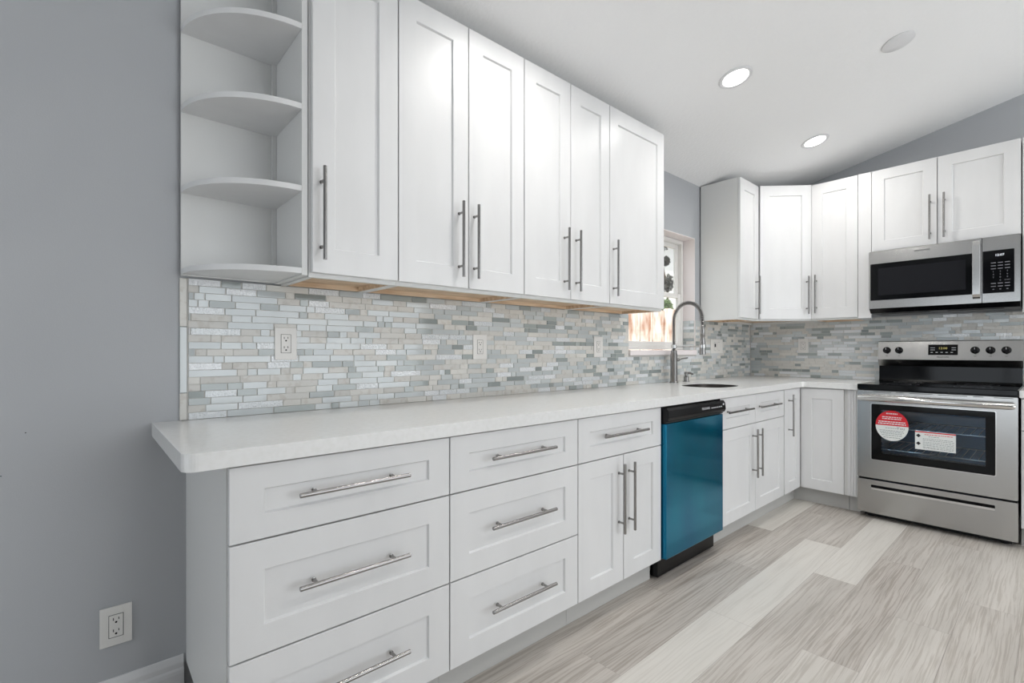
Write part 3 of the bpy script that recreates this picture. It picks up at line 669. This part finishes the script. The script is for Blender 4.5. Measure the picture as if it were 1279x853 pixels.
# ------------------------------------------------------------------ microwave
MY0, MY1 = 1.0090, 1.7735; MW = MY1-MY0
r = thing('microwave', 'stainless over-the-range microwave mounted under the short wall cabinet', 'microwave', (0, -MY0, 0), R90)
F = -.412
mb = MB(); mb.box(.002, MW-.002, -.372, -.012, 1.418, 1.868, bev=.002); mb.build('body', mat('microwave_case', S(60, 60, 62), .4, .6), r)
mb = MB(); mb.prism([(-.372, 1.449), (-.410, 1.449), (-.372, 1.420)], .003, MW-.003, plane='yz'); mb.build('lower_chin', black, r)
split = 1.603-MY0
mb = MB(); gx0, gx1, gz0, gz1 = .010, split-.046, 1.508, 1.772
mb.prism(rrect(.001, split-.0015, 1.450, 1.8615, .004), -.3725, F, holes=[rrect(gx0, gx1+.034, gz0, gz1, .004)], plane='xz'); md = mb.build('door', steel, r)
bv = md.modifiers.new('b', 'BEVEL'); bv.width = .002; bv.segments = 2; bv.limit_method = 'ANGLE'; bv.angle_limit = math.radians(50)
mb = MB(); mb.box(gx0+.0005, gx1+.0335, -.374, F+.002, gz0+.0005, gz1-.0005); mb.build('door_window', blackg, md)
mb = MB(); mb.box(gx0+.045, gx1-.03, F+.0004, F+.0018, gz0+.035, gz1-.035); mb.build('window_mesh', mat('window_mesh_screen', S(20, 21, 26), .5, IOR=1.25), md)
mb = MB(); hx0 = 1.560-MY0
mb.prism([(F-.030, 1.505), (F-.022, 1.487), (F-.010, 1.480), (F-.0005, 1.478), (F-.0005, 1.500), (F-.016, 1.508), (F-.018, 1.82), (F-.0005, 1.826), (F-.0005, 1.850), (F-.010, 1.848), (F-.022, 1.840), (F-.030, 1.822)], hx0, hx0+.036, plane='yz')
ho = mb.build('handle', steelh, md); bv = ho.modifiers.new('b', 'BEVEL'); bv.width = .004; bv.segments = 3; bv.limit_method = 'ANGLE'; bv.angle_limit = math.radians(30)
mb = MB(); mb.prism(rrect(split+.0015, MW-.001, 1.450, 1.8615, .004), -.3725, F, holes=[rrect(split+.003, MW-.027, 1.508, 1.776, .003)], plane='xz'); cp = mb.build('control_frame', steel, r)
mb = MB(); mb.box(split+.0035, MW-.0275, -.374, F+.002, 1.5085, 1.7755); kp = mb.build('keypad', blackg, cp)
tx = MB(); kc = (split+MW-.024)/2; text_into(tx, '12:07', .019, lambda x, y: (kc+.006+x, F+.0012, 1.745+y)); tx.build('digits', digit, kp)
tx = MB()
for i in range(10):
    zz = 1.698-i*.0185
    for j in range(3):
        xx = kc-.022+j*.031
        if 3 <= i <= 6: 
            n_ = str((i-3)*3+j+1) if i < 6 else ('', '0', '')[j]
            if i == 6 and j == 2: text_into(tx, 'START', .009, lambda x, y: (xx+x, F+.0012, zz+y))
            elif n_: text_into(tx, n_, .013, lambda x, y: (xx+x, F+.0012, zz+y))
        else:
            l_ = .011 if i != 9 else .004; tx.box(xx-l_, xx+l_, F+.0010, F+.0014, zz-.0022, zz+.0022)
tx.build('key_marks', mat('ink_keypad', S(130, 130, 136), .5), kp)
tx = MB(); text_into(tx, 'FRIGIDAIRE', .016, lambda x, y: (.30+x, F-.0006, 1.832+y)); tx.build('lettering', inkk, md)
for k in range(2): mb = MB(); mb.box(.06+k*.36, .36+k*.36-.03, -.33, -.14, 1.4135, 1.4175, bev=.001); mb.build('grease_filter', nickeld, r)

# ------------------------------------------------------------------ outlets
OG = 'white wall outlets'
def gang(root, cx, cz_, kind='outlet'):
    ins = MB(); ins.box(cx-.0165, cx+.0165, -.0062, -.0035, cz_-.0335, cz_+.0335, bev=.0008); io = ins.build('receptacle' if kind == 'outlet' else 'rocker', plate, root)
    if kind == 'outlet':
        sl_ = MB()
        for q in (-.0175, .0175):
            sl_.box(cx-.0075, cx-.0055, -.0068, -.0060, cz_+q, cz_+q+.008); sl_.box(cx+.0055, cx+.0075, -.0068, -.0060, cz_+q+.001, cz_+q+.008)
            sl_.lathe(cx, -.0068, cz_+q-.006, [(.003, 0), (.003, .0008)], axis='y', seg=12)
        sl_.build('slots', slotm, io)
    elif kind == 'dark':
        sl_ = MB(); sl_.box(cx-.012, cx+.012, -.0070, -.0060, cz_-.006, cz_+.022); sl_.build('button', slotm, io)
    gm = MB(); gm.prism(rrect(cx-.0180, cx+.0180, cz_-.0350, cz_+.0350, .001), -.0056, -.0052, holes=[rrect(cx-.0168, cx+.0168, cz_-.0338, cz_+.0338, .001)], plane='xz'); gm.build('reveal_line', slotm, root)
def outlet(label, loc, rz, w_=.078, h_=.120, kinds=('outlet',), off=0):
    r_ = thing('electrical_outlet', label, 'outlet', loc, rz, OG); p = MB()
    p.box(-w_/2, w_/2, -.0052, -.0004, -h_/2, h_/2, bev=.0018); p.build('cover_plate', plate, r_)
    for i, k_ in enumerate(kinds): gang(r_, (i-(len(kinds)-1)/2)*.066, 0, k_)
    return r_
TS = -.0085
outlet('white duplex outlet on the mosaic tiles nearest the curved shelves', (-4.130, TS, 1.171), 0)
outlet('white duplex outlet on the mosaic tiles below the second and third wall cabinets', (-3.215, TS, 1.164), 0, .086, .124)
outlet('white duplex outlet on the mosaic tiles just left of the window', (-2.277, TS, 1.170), 0, .088, .128)
outlet('white double switch and outlet plate on the tiles between faucet and corner', (-.690, TS, 1.183), 0, .215, .118, ('dark', 'rocker'))
outlet('white duplex outlet on the range wall tiles below the corner cabinets', (TS, -.455, 1.188), R90, .080, .124)
outlet('white duplex outlet low on the bare grey wall above the baseboard', (-4.621, 0, .300), 0)
for (nx, nz, lb) in ((-4.818, .914, 'upper dark nail hole in the grey wall left of the worktop'), (-4.866, .800, 'lower dark nail hole in the grey wall left of the worktop')):
    mb = MB(); mb.lathe(nx, -.0022, nz, [(.0012, 0), (.0016, .0012), (.001, .0018)], axis='y', seg=10); tag(mb.build('nail', slotm), lb, 'nail')

# ------------------------------------------------------------------ ceiling fixtures
tilt = math.atan(CS)
def on_ceiling(o, x, y, d=.0006):
    o.location = (x, y, cz(y)-d); o.rotation_euler = (-tilt, 0, 0)
DG = 'recessed ceiling downlights'
def downlight(x, y, label, power=5):
    r_ = thing('ceiling_downlight', label, 'light', group=DG); on_ceiling(r_, x, y)
    mb = MB(); n_ = 40; v = []; prof = [(.066, -.003), (.070, -.006), (.082, -.006), (.087, -.002), (.087, 0), (.066, 0)]
    for rr, hh in prof: v += [(rr*math.cos(2*PI*i/n_), rr*math.sin(2*PI*i/n_), hh) for i in range(n_)]
    f = [(j*n_+i, j*n_+(i+1) % n_, ((j+1) % 6)*n_+(i+1) % n_, ((j+1) % 6)*n_+i) for j in range(6) for i in range(n_)]
    mb.add(v, f); mb.build('trim_ring', trimw, r_, smooth=True)
    mb = MB(); mb.prism(circ(0, 0, .0655, 40), -.0035, -.001); mb.build('diffuser', lampm, r_)
    l = area('downlight_lamp', (0, 0, -.008), (0, 0, 0), .13, 0, power, (1, .975, .94), 'DISK', 170); l.parent = r_
    return r_
downlight(-2.03, -.757, 'lit round ceiling downlight nearest the camera')
downlight(-.79, -.775, 'lit round ceiling downlight nearest the corner cabinets')
for x, y in ((-3.27, -.76), (-.79, -2.9), (-2.4, -2.9), (-4.0, -2.9)): downlight(x, y, 'ceiling downlight outside the picture', 8.0 if y > -1 else 9.5)  # back row is unseen and assumed, made stronger to even out the light
c = thing('ceiling_cover_plate', 'round flat white blank cover plate on the sloped ceiling', 'cover plate'); on_ceiling(c, -1.487, -1.367)
mb = MB(); mb.lathe(0, 0, 0, [(.072, 0), (.072, -.004), (.069, -.006), (.02, -.0065)]); mb.build('plate', trimw, c, smooth=True)
for q in (-.035, .035): mb = MB(); mb.lathe(q, 0, -.0064, [(.003, 0), (.003, -.001)], seg=10); mb.build('screw', trimw, c)

# ------------------------------------------------------------------ outside the window
ground = mat('garden_ground', S(150, 140, 122), .9); mottle(ground, 3, S(130, 124, 100), S(176, 164, 140))
mb = MB(); mb.box(-12, 12, T+.02, 14, -.30, -.25); struct(mb.build('garden_ground', ground))
fence_m = mat('fence_wood', S(222, 186, 160), .8); mottle(fence_m, 3.2, S(176, 130, 104), S(240, 226, 212), .34, .56, stretch=(3, 1, .8), detail=6)
fr = thing('garden_fence', 'weathered pinkish wooden board fence seen through the lower window sash', 'fence', (0, 1.6, -.25)); rg = random.Random(3)
for k in range(14):
    x_ = -1.4+k*.285; h_ = 1.885+x_*.045+rg.uniform(-.02, .02)
    pts = []
    for i in range(9): pts.append((x_+rg.uniform(-.008, .008), h_*i/8))
    topc = [(x_+.04, h_+.025), (x_+.13, h_+.035), (x_+.22, h_+.02)]
    rt = [(x_+.258+rg.uniform(-.008, .008), h_*i/8) for i in range(8, -1, -1)]
    b_ = MB(); b_.prism(pts+topc+rt, -.012, .012, plane='xz'); b_.build('board', fence_m, fr)
rl = MB(); rl.box(-1.4, 2.7, .014, .05, .35, .44); rl.box(-1.4, 2.7, .014, .05, 1.45, 1.54); rl.build('rail', mat('fence_rail', S(120, 90, 66), .8), fr)
# neighbouring house behind the fence
hs = thing('neighbour_house', 'pale neighbouring house wall beyond the fence', 'house', (5, 6.5, -.25)); mb = MB()
mb.box(-7, 7, 0, 5, 0, 5.0); mb.build('wall', mat('house_wall', S(214, 212, 208), .8), hs)
mb = MB(); mb.prism([(-.5, 5.0), (5.5, 5.0), (2.5, 6.4)], -7.3, 7.3, plane='yz'); mb.build('roof', mat('house_roof', S(120, 112, 108), .8), hs)
leaf = mat('dark_leaf', S(52, 58, 50), .7); leafg = mat('green_leaf', S(96, 120, 70), .7); bark = mat('bark', S(90, 76, 64), .9)
def shrub(name, label, cat, x, y, clumps, m, n_leaf, ls, seed, trunk=None):
    t_ = thing(name, label, cat, (x, y, -.25)); rg_ = random.Random(seed); lf = MB()
    for (cx2, cy2, cz2, sx2, sz2) in clumps:
        for i in range(n_leaf):
            d = Vector((rg_.gauss(0, 1), rg_.gauss(0, 1), rg_.gauss(0, 1))).normalized()*rg_.random()**.4
            p = Vector((cx2+d.x*sx2, cy2+d.y*sx2, cz2+d.z*sz2)); a = Vector((rg_.uniform(-1, 1), rg_.uniform(-1, 1), rg_.uniform(-1, 1))).normalized(); b = a.orthogonal().normalized(); cc = a.cross(b)*.2
            lf.add([p-a*ls, p+b*ls*.45+cc*ls, p+a*ls, p-b*ls*.45+cc*ls], [(0, 1, 2, 3)])
    lf.build('foliage', m, t_); tk_ = MB(); tk_.tube(trunk, [.03]+[.02]*(len(trunk)-1), 8); tk_.build('trunk', bark, t_)
shrub('garden_tree', 'small dark-leaved tree behind the fence seen through the upper window sash', 'tree', 3.45, 2.9,
      [(.0, 0, 2.66, .13, .17), (-.06, 0, 3.06, .07, .09), (-.3, 0, 3.4, .25, .2)], leaf, 420, .035, 2, [(0, 0, 0), (.0, 0, 1.2), (.0, 0, 2.5), (-.3, 0, 3.3)])
shrub('garden_bush', 'green leafy bush rising above the fence', 'bush', 1.90, 2.0, [(.0, 0, 2.0, .10, .20), (.0, 0, 1.2, .3, .5)], leafg, 500, .03, 4, [(0, 0, 0), (0, 0, 1.0), (0, 0, 1.9)])
